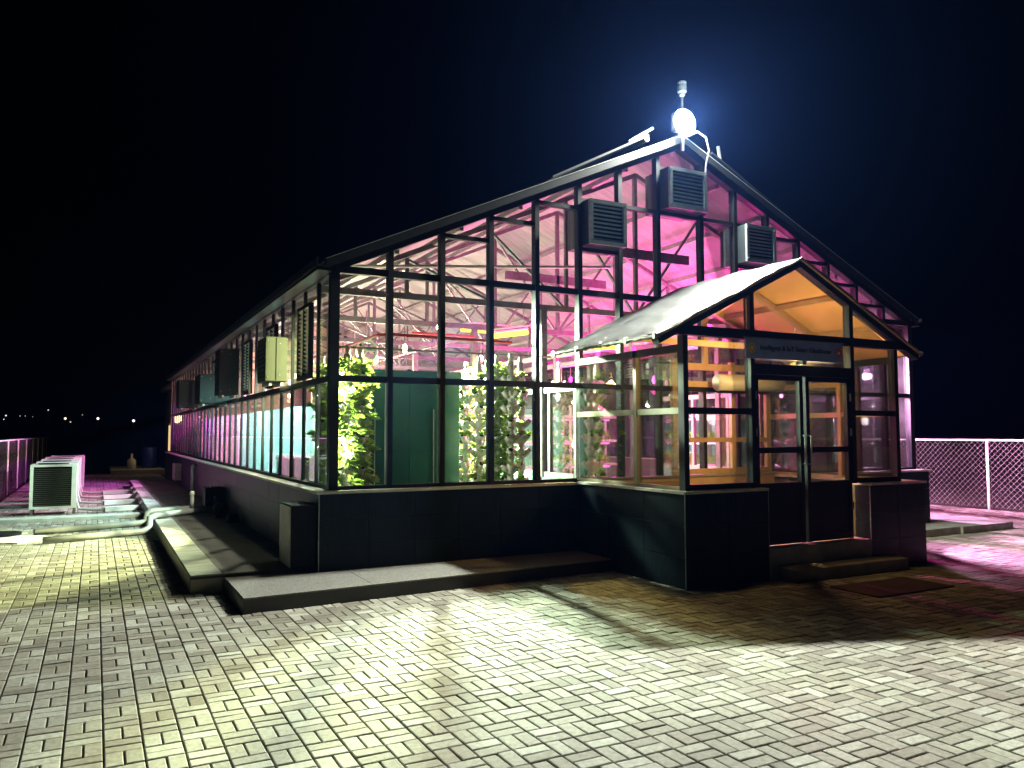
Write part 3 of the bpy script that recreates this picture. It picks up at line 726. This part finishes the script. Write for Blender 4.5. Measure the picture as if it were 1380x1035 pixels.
def rack(x, y, label, led, w_=1.5):
    t = thing('grow_rack', (x, y, .2), label, 'plant rack', 'plant racks with lit shelves')
    for sx in (0, w_):
        for sy in (0, .5): MB().box(sx-.02, sx+.02, sy-.02, sy+.02, 0, 2.1).build('post', RACKW, t)
    for i, z in enumerate((.35, .85, 1.35, 1.85)):
        MB().box(.02, w_-.02, 0, .5, z, z+.05).build('shelf', RACKW, t)
        MB().tube([(.08, .25, z-.03), (w_-.08, .25, z-.03)], .018, 8).build('led_tube', led, t)
        if i < 3:
            mb = MB()
            for q in range(110):
                p = Vector((random.uniform(.08, w_-.08), random.uniform(.05, .45), z+.05)); leaf(mb, p, Vector((random.uniform(-.6, .6), random.uniform(-.6, .6), 1)), random.uniform(.1, .28), .03)
            mb.build('seedlings', LEAF, t)
for x, y, lb, led, w_ in ((4.35, 4.0, 'pink lit plant rack beyond the inner vestibule glass, left of the porch', PINKG, 1.5), (7.72, 3.0, 'white lit plant rack seen through the left front bay of the porch', WHITEG, 1.4),
        (9.2, 2.3, 'pink lit plant rack near the right glass wall seen through the left door leaf', PINKG, 1.3), (6.05, 4.6, 'pink lit plant rack deep behind the vestibule', PINKG, 1.4), (2.9, 6.6, 'pink lit plant rack furthest left, beyond the planting towers', PINKG, 1.4)):
    rack(x, y, lb, led, w_)
    if led is WHITEG or x > 9: lamp('rack_light', (x+.7, y-.25, 2.0), 120*P_IN if led is WHITEG else 90*P_IN, (1, .72, .82) if led is WHITEG else (1, .3, .7), .1)
bxm = thing('storage_tub', (.12, 3.0, .2), 'pink plastic tub standing by the left glass wall beside the cold room', 'tub')
MB().bbox(0, .5, 0, .85, 0, 1.12, .03).build('body', PINKP, bxm); MB().bbox(-.02, .52, -.02, .87, 1.12, 1.17, .01).build('lid', PINKP, bxm)
tag(MB().bbox(7.2, 7.68, 2.5, 2.9, .2, 1.38, .02).build('crate_stack', YELP), 'yellow crate seen low through the left front pane of the porch', 'crate')
tag(MB().bbox(8.55, 9.15, .55, .95, .2, 2.1, .02).build('pink_cabinet', PINKP), 'plain pink cabinet seen through the right door leaf', 'cabinet')
def film(y0_, n_, m_, label):  # added translucent sheets that bring coloured glow to the left panes
    leafy(m_, .75); cu = MB()
    for k in range(n_):
        y0 = y0_+k*.105; a = 1.05+.022*math.sin(k*1.3)+.012*math.sin(k*.37); b = 1.05+.022*math.sin((k+1)*1.3)+.012*math.sin((k+1)*.37)
        n = len(cu.v); cu.v += [(a, y0, .25), (b, y0+.105, .25), (b, y0+.105, 2.28), (a, y0, 2.28)]; cu.f.append((n, n+1, n+2, n+3))
    tag(cu.build('glow_film', m_, None, True), label, 'curtain', None)
film(2.7, 100, mat('teal_film', (.34, .82, .78), .4, 0, .12, 2), 'pale teal film curtain added to glow in folds behind the near half of the left glass wall')
film(13.25, 84, mat('white_film', (.62, .50, .62), .4, 0, .12, 2), 'pale film curtain added to glow magenta behind the far half of the left glass wall')
# pipes below the roof
tag(MB().tube([(.85, 5.2, 3.08), (.85, .9, 3.08), (1.0, .75, 3.08), (2.9, .9, 3.08)], .022, 8).build('sprinkler_pipe', RED), 'red sprinkler pipe hanging under the roof near the glass corner', 'pipe')
tag(MB().tube([(2.2, 3.2, 3.45), (3.35, 3.2, 3.45), (3.35, 12, 3.45)], .022, 8).build('sprinkler_pipe', RED), 'red sprinkler pipe bending back beside the yellow grow lamps', 'pipe')
tag(MB().tube([(.1, .6, 2.86), (3.4, .6, 2.86)], .014, 8).build('water_pipe', PVC), 'thin white water pipe running above the planting towers', 'pipe')
for i, x in enumerate((1.6, 2.9)):
    pass
tag(MB().tube([(.2, .35, 3.86), (4.4, .5, 4.28)], .022, 8).build('conduit', PLASTIC), 'white conduit rising across the gable towards the left exhaust fan', 'conduit')
rg = thing('circulation_fan', (1.15, 2.4, 3.02), 'white ring circulation fan hanging above the teal cold room', 'fan')
MB().tube([(.17*math.cos(t*math.pi/10), 0, .17*math.sin(t*math.pi/10)) for t in range(21)], .025, 8, False).build('ring', PLASTIC, rg, True)
MB().tube([(0, 0, .17), (0, 0, .62)], .01, 6).build('hanger', STEEL, rg)
b_ = MB()
for a in range(3): b_.beam((0, 0, 0), (.15*math.cos(a*2.1), 0, .15*math.sin(a*2.1)), .02, .06, (0, 1, .4))
b_.build('fan_blade', STEEL, rg)
# lamps
def tube_lamp(p, q, col, es, power, label, lcol=None, n=1):
    c_ = (Vector(p)+Vector(q))/2; t = thing('tube_lamp', c_, label, 'tube lamp', None)
    a, b = Vector(p)-c_, Vector(q)-c_
    MB().tube([a, b], .045, 8).build('tube', glow('tube_glow', col, es), t)
    MB().beam(a+Vector((0, 0, .11)), b+Vector((0, 0, .11)), .42, .02).build('reflector', PLASTIC, t)
    MB().beam(a+Vector((0, 0, .06)), b+Vector((0, 0, .06)), .07, .03).build('fitting', PLASTIC, t)
    for e in (a, b): MB().tube([e*.8+Vector((0, 0, .06)), e*.8+Vector((0, 0, .5))], .005, 5).build('hanger', STEEL, t)
    tl = lamp('tube_light', (0, 0, -.09), power*P_IN, lcol or col, .09, t, 'SPOT'); tl.data.spot_size = math.radians(168); tl.data.spot_blend = .3; tl.data.shadow_soft_size = .09
YW, CW, MG, PK = (1.0, .62, .07), (.86, 1.0, .84), (1.0, .06, .55), (1.0, .45, .72)
tube_lamp((3.3, 2.35, 3.36), (4.1, 2.6, 3.50), YW, 4.2, 300, 'yellow tube lamp hanging low behind the fourth pane', (1, .70, .20))
tube_lamp((3.3, 3.6, 3.62), (4.3, 3.9, 3.66), YW, 2.6, 90, 'second yellow tube lamp hanging just behind the low one', (1, .70, .20))
tube_lamp((5.1, 2.3, 3.28), (5.9, 2.4, 3.30), YW, 3, 80, 'yellow tube lamp half hidden by the porch roof', (1, .72, .22))
def bulb(loc, col, power, label, es=60, r=.07, aim=None, cone=165):
    t = thing('pendant_lamp', loc, label, 'lamp', None)
    MB().lathe([(.0, -.07), (r*.7, -.05), (r, 0), (r*.7, .05), (.02, .07)], n=14).build('bulb', glow('bulb_glow', col, es), t, True)
    MB().tube([(0, 0, .07), (0, 0, .35)], .012, 6).build('stem', STEEL, t)
    if aim is None: lamp('bulb_light', (0, 0, -.16), power*P_IN, col, .08, t)
    else:
        l = lamp('bulb_light', (0, 0, -.12), power*P_IN, col, .08, t, 'SPOT'); l.data.shadow_soft_size = .08
        l.data.spot_size = math.radians(cone); l.data.spot_blend = .35; l.rotation_euler = Vector(aim).to_track_quat('-Z', 'Y').to_euler()
OUT = (-.45, -.05, -1)
bulb((2.35, 2.3, 3.44), (.84, 1, .72), 2300, 'bright white pendant lamp above the right edge of the cold room', aim=(.22, -1, -.85), cone=104)
bulb((1.2, 4.4, 3.2), (1, .94, .72), 800, 'white pendant lamp hanging a little behind the cold room', 30, .05, aim=(0, 0, -1), cone=172)
bulb((1.6, 1.9, 3.02), (1, .98, .42), 2300, 'yellowish pendant lamp over the left edge of the cold room', 30, .04, aim=(-1, -.16, -.72), cone=120)
bulb((2.6, 8.0, 3.35), (1, .80, .52), 80, 'cream pendant lamp added in the middle of the greenhouse to warm the left bays', 30, .05)  # added lamp, puts cream light on the left bays
bulb((2.4, 13.0, 3.35), (1, .62, .45), 300, 'peach pendant lamp behind the cream one', 30, .05, aim=(-.1, 0, -1), cone=152)
for x_, y_, lb_ in ((.06, .17, 'upright glowing tube added behind the glass corner post to light the leafy towers'), (2.78, 1.35, 'upright glowing tube added to backlight the leafy towers right of the cold room')):  # tubes added to light the leafy towers; the corner one replaces a real lamp
    t = thing('added_tube', (x_, y_, .45), lb_, 'tube lamp'); MB().tube([(0, 0, 0), (0, 0, 2.0)], .02, 8).build('tube', glow('added_tube_glow', (.95, 1, .75), 9), t)
    MB().tube([(0, 0, -.25), (0, 0, 0)], .03, 8).build('base', PLASTIC, t)
    for z_ in (.4, 1.1, 1.8): lamp('tower_fill', (.03, .03, z_), (32 if x_ < 1 else 26)*P_IN, (.95, 1, .66), .05, t)
bulb((1.7, 3.6, 3.0), (1, 1, .46), 2300, 'white pendant lamp just behind the cold room', 30, .04, aim=OUT, cone=152)
bulb((1.7, 7.0, 3.0), (.62, 1, .88), 950, 'greenish white pendant lamp over the left aisle', 30, .04, aim=OUT, cone=152)
bulb((1.7, 10.4, 3.0), (.70, .95, 1), 1000, 'cool white pendant lamp halfway along the left aisle', 30, .04, aim=OUT, cone=152)
bulb((1.7, 13.6, 3.0), (1, .50, .80), 900, 'pink pendant lamp towards the far left of the greenhouse', 30, .04, aim=OUT, cone=152)
bulb((1.7, 17.0, 3.0), (1, .20, .66), 1000, 'magenta pendant lamp near the far end of the left glass wall', 30, .04, aim=OUT, cone=152)
bulb((1.7, 20.6, 3.0), (.9, .12, 1), 600, 'purple pendant lamp at the far end of the left glass wall', 30, .04, aim=OUT, cone=152)
bulb((4.6, 5.5, 3.3), (1, .35, .50), 70, 'pink pendant lamp behind the yellow tube lamps', 30, .05)
bulb((5.7, 1.1, 2.62), (1, .07, .42), 300, 'magenta pendant lamp inside the glass vestibule', 30, .05)
bulb((7.2, 5.0, 3.5), (1, .008, .36), 190, 'magenta pendant lamp behind the gable centre', 30, .05)
bulb((9.0, 3.2, 3.3), (1, .008, .38), 240, 'magenta pendant lamp in the front right quarter of the greenhouse', 30, .05)
bulb((10.0, 1.4, 3.0), (1, .42, .80), 5200, 'pale pink pendant lamp close to the right end of the front wall', 30, .05, aim=(.8, -.35, -1))
bulb((7.9, 2.2, 3.85), (1, .01, .38), 240, 'magenta pendant lamp added high under the right roof slope to colour it', 30, .05)  # added lamp, deepens the magenta on the right roof slope
bulb((9.0, 9.0, 3.2), (1, .012, .38), 170, 'magenta pendant lamp halfway down the right side', 30, .05)
bulb((4.0, 10.5, 3.2), (1, .80, .52), 420, 'peach pendant lamp deep down the middle of the greenhouse', 30, .05)
bulb((3.2, 17.5, 3.0), (1, .70, .50), 700, 'peach pendant lamp near the back wall', 30, .05)
bulb((5.5, -2.08, 2.74), (1, .58, .20), 95, 'warm ceiling lamp inside the entrance porch', 25, .03)

# ---------------------------------------------------------------- things on the left of the building
BX = thing('condenser_cabinet', (-.5, -.12, .195), 'dark upright cabinet against the tiled plinth corner', 'cabinet')
MB().bbox(0, .285, 0, .6, 0, .72, .01).build('casing', BLACKP, BX); MB().box(-.012, 0, .02, .58, .02, .70).build('lit_side_plate', COPING, BX)  # pale plate paints the light falling on the cabinet's left side
def condenser(x, y, label):
    t = thing('condenser_unit', (x, y, 0), label, 'air conditioner unit', 'outdoor air conditioner units in a row')
    W_, D_, z0, H_ = .88, .75, .13, .95; e = .06
    cs = MB(); cs.box(0, e, 0, D_, z0, z0+H_); cs.box(W_-e*1.6, W_, 0, D_, z0, z0+H_); cs.box(e, W_-e*1.6, 0, D_, z0, z0+e*.8); cs.box(e, W_-e*1.6, 0, D_, z0+H_-e*.8, z0+H_)
    cs.box(e, W_-e*1.6, .12, D_, z0+e*.8, z0+H_-e*.8); cs.build('casing', WHITEP, t)
    MB().box(e, W_-e*1.6, .10, .118, z0+e*.8, z0+H_-e*.8).build('coil', BLACKP, t)
    for i in range(19):
        z = z0+e+.02+i*(H_-2*e-.02)/19; MB().beam((e, .02, z), (W_-e*1.6, .02, z), .03, .004, (0, .9, 1)).build('fin', GRILLE, t)
    MB().tube([(W_/2-.02, D_/2, z0+H_), (W_/2-.02, D_/2, z0+H_+.02)], .3, 20).build('fan_guard', BLACKP, t)
    for sx in (.04, W_-.04):
        for sy in (.05, D_-.05): MB().box(sx-.025, sx+.025, sy-.025, sy+.025, 0, z0).build('foot', STEEL_D, t)
GRILLE = mat('condenser_fin', (.10, .11, .08), .5, .4, .2, 20)
nm = ['nearest white condenser unit with a dark finned front', 'second condenser unit, directly behind the nearest one', 'third condenser unit of the row by the fence', 'fourth condenser unit of the row, last but one', 'farthest condenser unit of the row by the fence']
for i in range(5): condenser(-3.73+(.06 if i == 4 else 0), 10.45+i*1.87, nm[i])
dn = ['nearest', 'second', 'third', 'farthest']
for i in range(4):
    y = 10.45+i*1.87
    t = thing('pipe_duct', (0, y, 0), dn[i]+' flat white pipe duct crossing the paving from the condenser units to the apron', 'pipe duct', 'flat ducts between the condenser units and the apron')
    MB().beam((-2.3, .15, .06), (-1.56, .33, .06), .22, .10).build('duct', WHITEP, t)
    for q in (-.04, .06): MB().tube([(-2.86, .35+q, .3), (-2.8, .35+q, .08), (-2.55, .22+q, .06), (-2.3, .15+q, .06)], .028, 8).build('pipe', PVC, t)
    MB().beam((-1.56, .33, .13), (-1.50, .34, .21), .22, .03).build('cover', WHITEP, t)
tag(MB().bbox(-4.6, -1.62, 9.0, 9.42, -.02, .07, .015).build('concrete_strip', CONC_L), 'long low pale concrete strip in front of the nearest condenser unit', 'concrete strip')
tag(MB().bbox(-4.6, -3.1, 12.6, 12.95, -.02, .06, .015).build('concrete_strip', CONC_L), 'short pale concrete strip beside the condenser row by the fence', 'concrete strip')
tag(MB().tube([(-3.4, 6.55, .06), (-1.72, 7.22, .06), (-1.62, 7.26, .10), (-1.6, 7.27, .24), (-1.52, 7.3, .265), (-.6, 7.7, .265), (-.25, 7.85, .265)], .055, 12).build('drain_pipe', PVC, None, True), 'far grey drain pipe from the manhole over the apron to the plinth', 'pipe')
tag(MB().tube([(-3.2, 5.25, .06), (-1.75, 5.75, .06), (-1.64, 5.85, .10), (-1.62, 6.1, .25), (-1.5, 6.4, .265), (-.9, 6.95, .265), (-.25, 7.3, .265)], .055, 12).build('drain_pipe', PVC, None, True), 'near grey drain pipe with an elbow at the apron edge', 'pipe')
tag(MB().tube([(-1.45, 7.05, .24), (-.95, 7.25, .24)], .03, 10).build('drain_pipe', PVC, None, True), 'short thin pipe lying between the two drain pipes on the apron', 'pipe')
rs = thing('vent_riser', (-.78, 7.55, .195), 'short white capped riser pipe standing on the apron', 'pipe')
MB().tube([(0, 0, 0), (0, 0, .34)], .035, 12).build('riser', PLASTIC, rs, True); MB().lathe([(.04, .33), (.046, .34), (.046, .39), (.02, .41)], n=12).build('cap', PLASTIC, rs)
MB().tube([(0, 0, .03), (.22, -.05, .03)], .03, 10).build('foot_pipe', PLASTIC, rs)
mh = thing('manhole', (-3.9, 6.35, 0), 'dark manhole cover with spilled white mortar by the left frame edge', 'manhole')
MB().tube([(-.05, .35, .02), (-.05, .35, .06)], .36, 20).build('cover', BLACKP, mh)
pm = MB(); P = []
for a in range(22): t_ = a/22*2*math.pi; rr = random.uniform(.85, 1.1); P.append((.25+rr*.6*math.cos(t_), -.35+rr*.5*math.sin(t_)))
pm.prism(P, 'z', -.001, .022); pm.build('mortar_patch', mat('fresh_mortar', (.62, .62, .57), .9, 0, .15, 7, .6, 30), mh)
MB().box(.58, .95, -.1, .12, -.016, -.01).build('pit', BLACKP, mh)
pb = thing('pump_cabinet', (-.56, 7.35, .19), 'small dark pump cabinet against the tiled plinth', 'cabinet')
MB().bbox(0, .34, 0, .45, 0, .48, .015).build('casing', BLACKP, pb); MB().tube([(.12, .1, .48), (.12, .1, .56)], .02, 8).build('valve', STEEL, pb)
pp = thing('water_pump', (-.42, 6.1, .19), 'small black water pump with a bent hose beside the pump cabinet', 'pump')
MB().tube([(0, 0, .13), (0, .35, .13)], .12, 14).build('motor', BLACKP, pp, True); MB().box(-.1, .1, 0, .35, 0, .03).build('base', STEEL_D, pp)
MB().tube([(0, .35, .13), (0, .55, .2), (0, .7, .35), (0, .85, .33), (0, .92, .1)], .03, 8).build('hose', BLACKP, pp, True)
tag(MB().tube([(-.35, 5.2, .19), (-.35, 5.2, .34)], [.12, .09], 12).build('pot', BLACKP), 'small black pot on the apron in front of the water pump', 'pot')
dp = thing('down_pipes', (-.28, 12.2, .19), 'pair of slim grey downpipes against the tiled plinth', 'pipe')
for q in (0, .35): MB().tube([(0, q, 0), (0, q, .72), (.07, q, .76)], .035, 8).build('pipe', PVC, dp, True)
mb_ = thing('meter_box', (-.4, 16.2, .35), 'small grey meter box on the far plinth', 'meter box')
MB().bbox(0, .19, 0, .7, 0, .5, .01).build('casing', COPING, mb_); MB().box(-.004, 0, .34, .36, .02, .48).build('seam', BLACKP, mb_)

# ---------------------------------------------------------------- fences
def fence(x, y0, y1, posts, label, top=1.56, pitch=.13, wr=.0042):
    F = thing('chain_link_fence', (x, y0, 0), label, 'fence')
    for p in posts: MB().tube([(0, p-y0, -.02), (0, p-y0, top)], .032, 8).build('post', WHITEP, F, True)
    MB().tube([(0, 0, top), (0, y1-y0, top)], .024, 8).build('top_rail', WHITEP, F, True)
    mb = MB(); L_ = y1-y0; H_ = top-.05; n = int((L_+H_)/pitch)
    for i in range(n):
        s0 = -H_+i*pitch
        for sg in (1, -1):
            a0, z0, a1, z1 = s0, .04, s0+H_, .04+H_
            if a0 < 0: z0 += -a0; a0 = 0
            if a1 > L_: z1 -= (a1-L_); a1 = L_
            if z1-z0 < .03: continue
            if sg > 0: mb.beam((.004, a0, z0), (.004, a1, z1), wr, wr, (1, 0, 0))
            else: mb.beam((-.004, a0, top+.0-z0+.02), (-.004, a1, top-z1+.02), wr, wr, (1, 0, 0))
    tag(mb.build('wire_mesh', MESHM, F), kind='stuff')
fence(15.5, -8.6, 18, [-8.5, -5.15, -1.8, 1.54, 4.9, 8.25, 11.6, 14.9], 'pale chain link fence right of the greenhouse')
fence(-4.74, 7.5, 40, [7.6, 10.9, 14.25, 17.59, 20.96, 24.4, 27.7, 31, 34.4, 37.8], 'chain link fence with pale posts along the left edge of the yard', wr=.0035)

# ---------------------------------------------------------------- far end
fb = thing('service_building', (.4, 25.6, 0), 'low dark service building beyond the far end of the greenhouse', 'building')
MB().box(0, 9, 0, 6, 0, 3.7).build('wall', mat('dark_render', (.06, .055, .05), .9, 0, .2, 3), fb)
MB().box(-.25, 9.2, -.25, 6.2, 3.7, 3.85).build('roof', STEEL_D, fb)
MB().box(-.12, .18, -.06, .12, 1.0, 2.6).build('pilaster', WALLC, fb); MB().box(-.12, .18, -.06, .12, 3.1, 3.7).build('pilaster', WALLC, fb)
wf = MB().box(-.06, -.002, 1.6, 2.9, .9, 2.2).build('window', FRAME_TAN, fb)
MB().box(-.075, -.062, 1.7, 2.8, 1.0, 2.1).build('pane', glow('lit_window', (1, .72, .3), .9), wf)
tag(MB().bbox(-1.9, .2, 28.0, 32.5, -.05, .22, .02).build('far_slab', WALLC), kind='structure')
lamp('window_light', (-1.0, 2.0, 2.4), 12, (1, .8, .45), .2, fb)
bk = thing('white_canister', (-1.1, 28.6, .22), 'small white canister standing on the far slab', 'canister')
MB().lathe([(.16, 0), (.18, .02), (.18, .38), (.1, .44), (.05, .48), (.05, .6)], n=16).build('body', PLASTIC, bk, True); MB().lathe([(.055, .6), (.055, .66), (.02, .67)], n=12).build('cap', PLASTIC, bk)
tag(MB().lathe([(.28, .22), (.3, .3), (.3, 1.1), (.27, 1.15)], (-.35, 29.5, 0), 18).build('barrel', BLUEP, None, True), 'blue barrel beside the lit window of the service building', 'barrel')
tag(MB().bbox(-3.0, -1.9, 26.5, 26.65, -.02, .1, .01).build('kerb', WALLC), kind='structure')
def px_dir(u, v): return (fw+r2*((u-690)/FPX)-u2*((v-517.5)/FPX))
def street(u, v, D, r, col, es, label):
    r *= .65; es *= .5
    p = CAM+px_dir(u, v)*D; t = thing('street_lamp', (p.x, p.y, -.06), label, 'street lamp', 'lamps shining far beyond the yard')
    h = p.z+.06
    MB().tube([(0, .1, 0), (0, .1, h)], .06, 6).build('pole', STEEL_D, t); MB().beam((0, .1, h+.02), (0, -.5, h+.02), .1, .08).build('arm', STEEL_D, t)
    MB().lathe([(r*.3, -r), (r, -.3*r), (r, .3*r), (r*.3, r)], (0, 0, h), 8).build('lamp_head', glow('far_lamp', col, es), t)
for u, v, D, r, c_, es, lb in ((88, 564, 120, .26, (1, .72, .45), 5, 'warm orange street lamp, brightest of the far lights above the left fence'), (132, 564, 110, .24, (1, .92, .85), 5, 'far white street lamp in the middle of the dark horizon'), (180, 567, 100, .24, (1, .9, .8), 5, 'far white street lamp nearest the greenhouse end'),
    (65, 552.5, 170, .16, (1, 1, 1), 4, 'small far lamp standing highest above the horizon'), (8, 560, 180, .22, (.95, .95, 1), 4, 'far lamp at the left edge, upper of the close pair'), (5, 565, 175, .18, (.95, .9, .85), 3, 'far lamp at the left edge, lower of the close pair'),
    (27, 560.5, 190, .16, (1, .9, .8), 2, 'faint far lamp in the middle of a dim cluster, left one'), (34, 560.5, 190, .15, (1, .9, .8), 2, 'faint far lamp in a dim cluster, right one'), (44, 561.5, 190, .12, (1, .95, .9), 2, 'dim far lamp alone between the cluster and the orange lamp'), (95, 568.5, 130, .17, (1, .7, .5), 2.5, 'dim orange lamp just below right of the brightest orange one'), (111, 559, 180, .14, (1, .85, .7), 2.5, 'tiny far lamp between the orange lamp and the white one')):
    street(u, v, D, r, c_, es, lb)

# ---------------------------------------------------------------- blue-tinted air, added to give the flood lamp a glow
if HAZE_DENSITY:
    hm = bpy.data.materials.new('glow_haze'); hm.use_nodes = True; t = hm.node_tree; t.nodes.clear()
    pv = t.nodes.new('ShaderNodeVolumePrincipled'); pv.inputs['Color'].default_value = (.11, .27, 1.0, 1); pv.inputs['Density'].default_value = HAZE_DENSITY
    pv.inputs['Anisotropy'].default_value = 0.75
    oo = t.nodes.new('ShaderNodeOutputMaterial'); t.links.new(pv.outputs[0], oo.inputs['Volume'])
    tag(MB().box(-310, 310, -70, 410, -2.0, 40).build('haze', hm), kind='stuff')
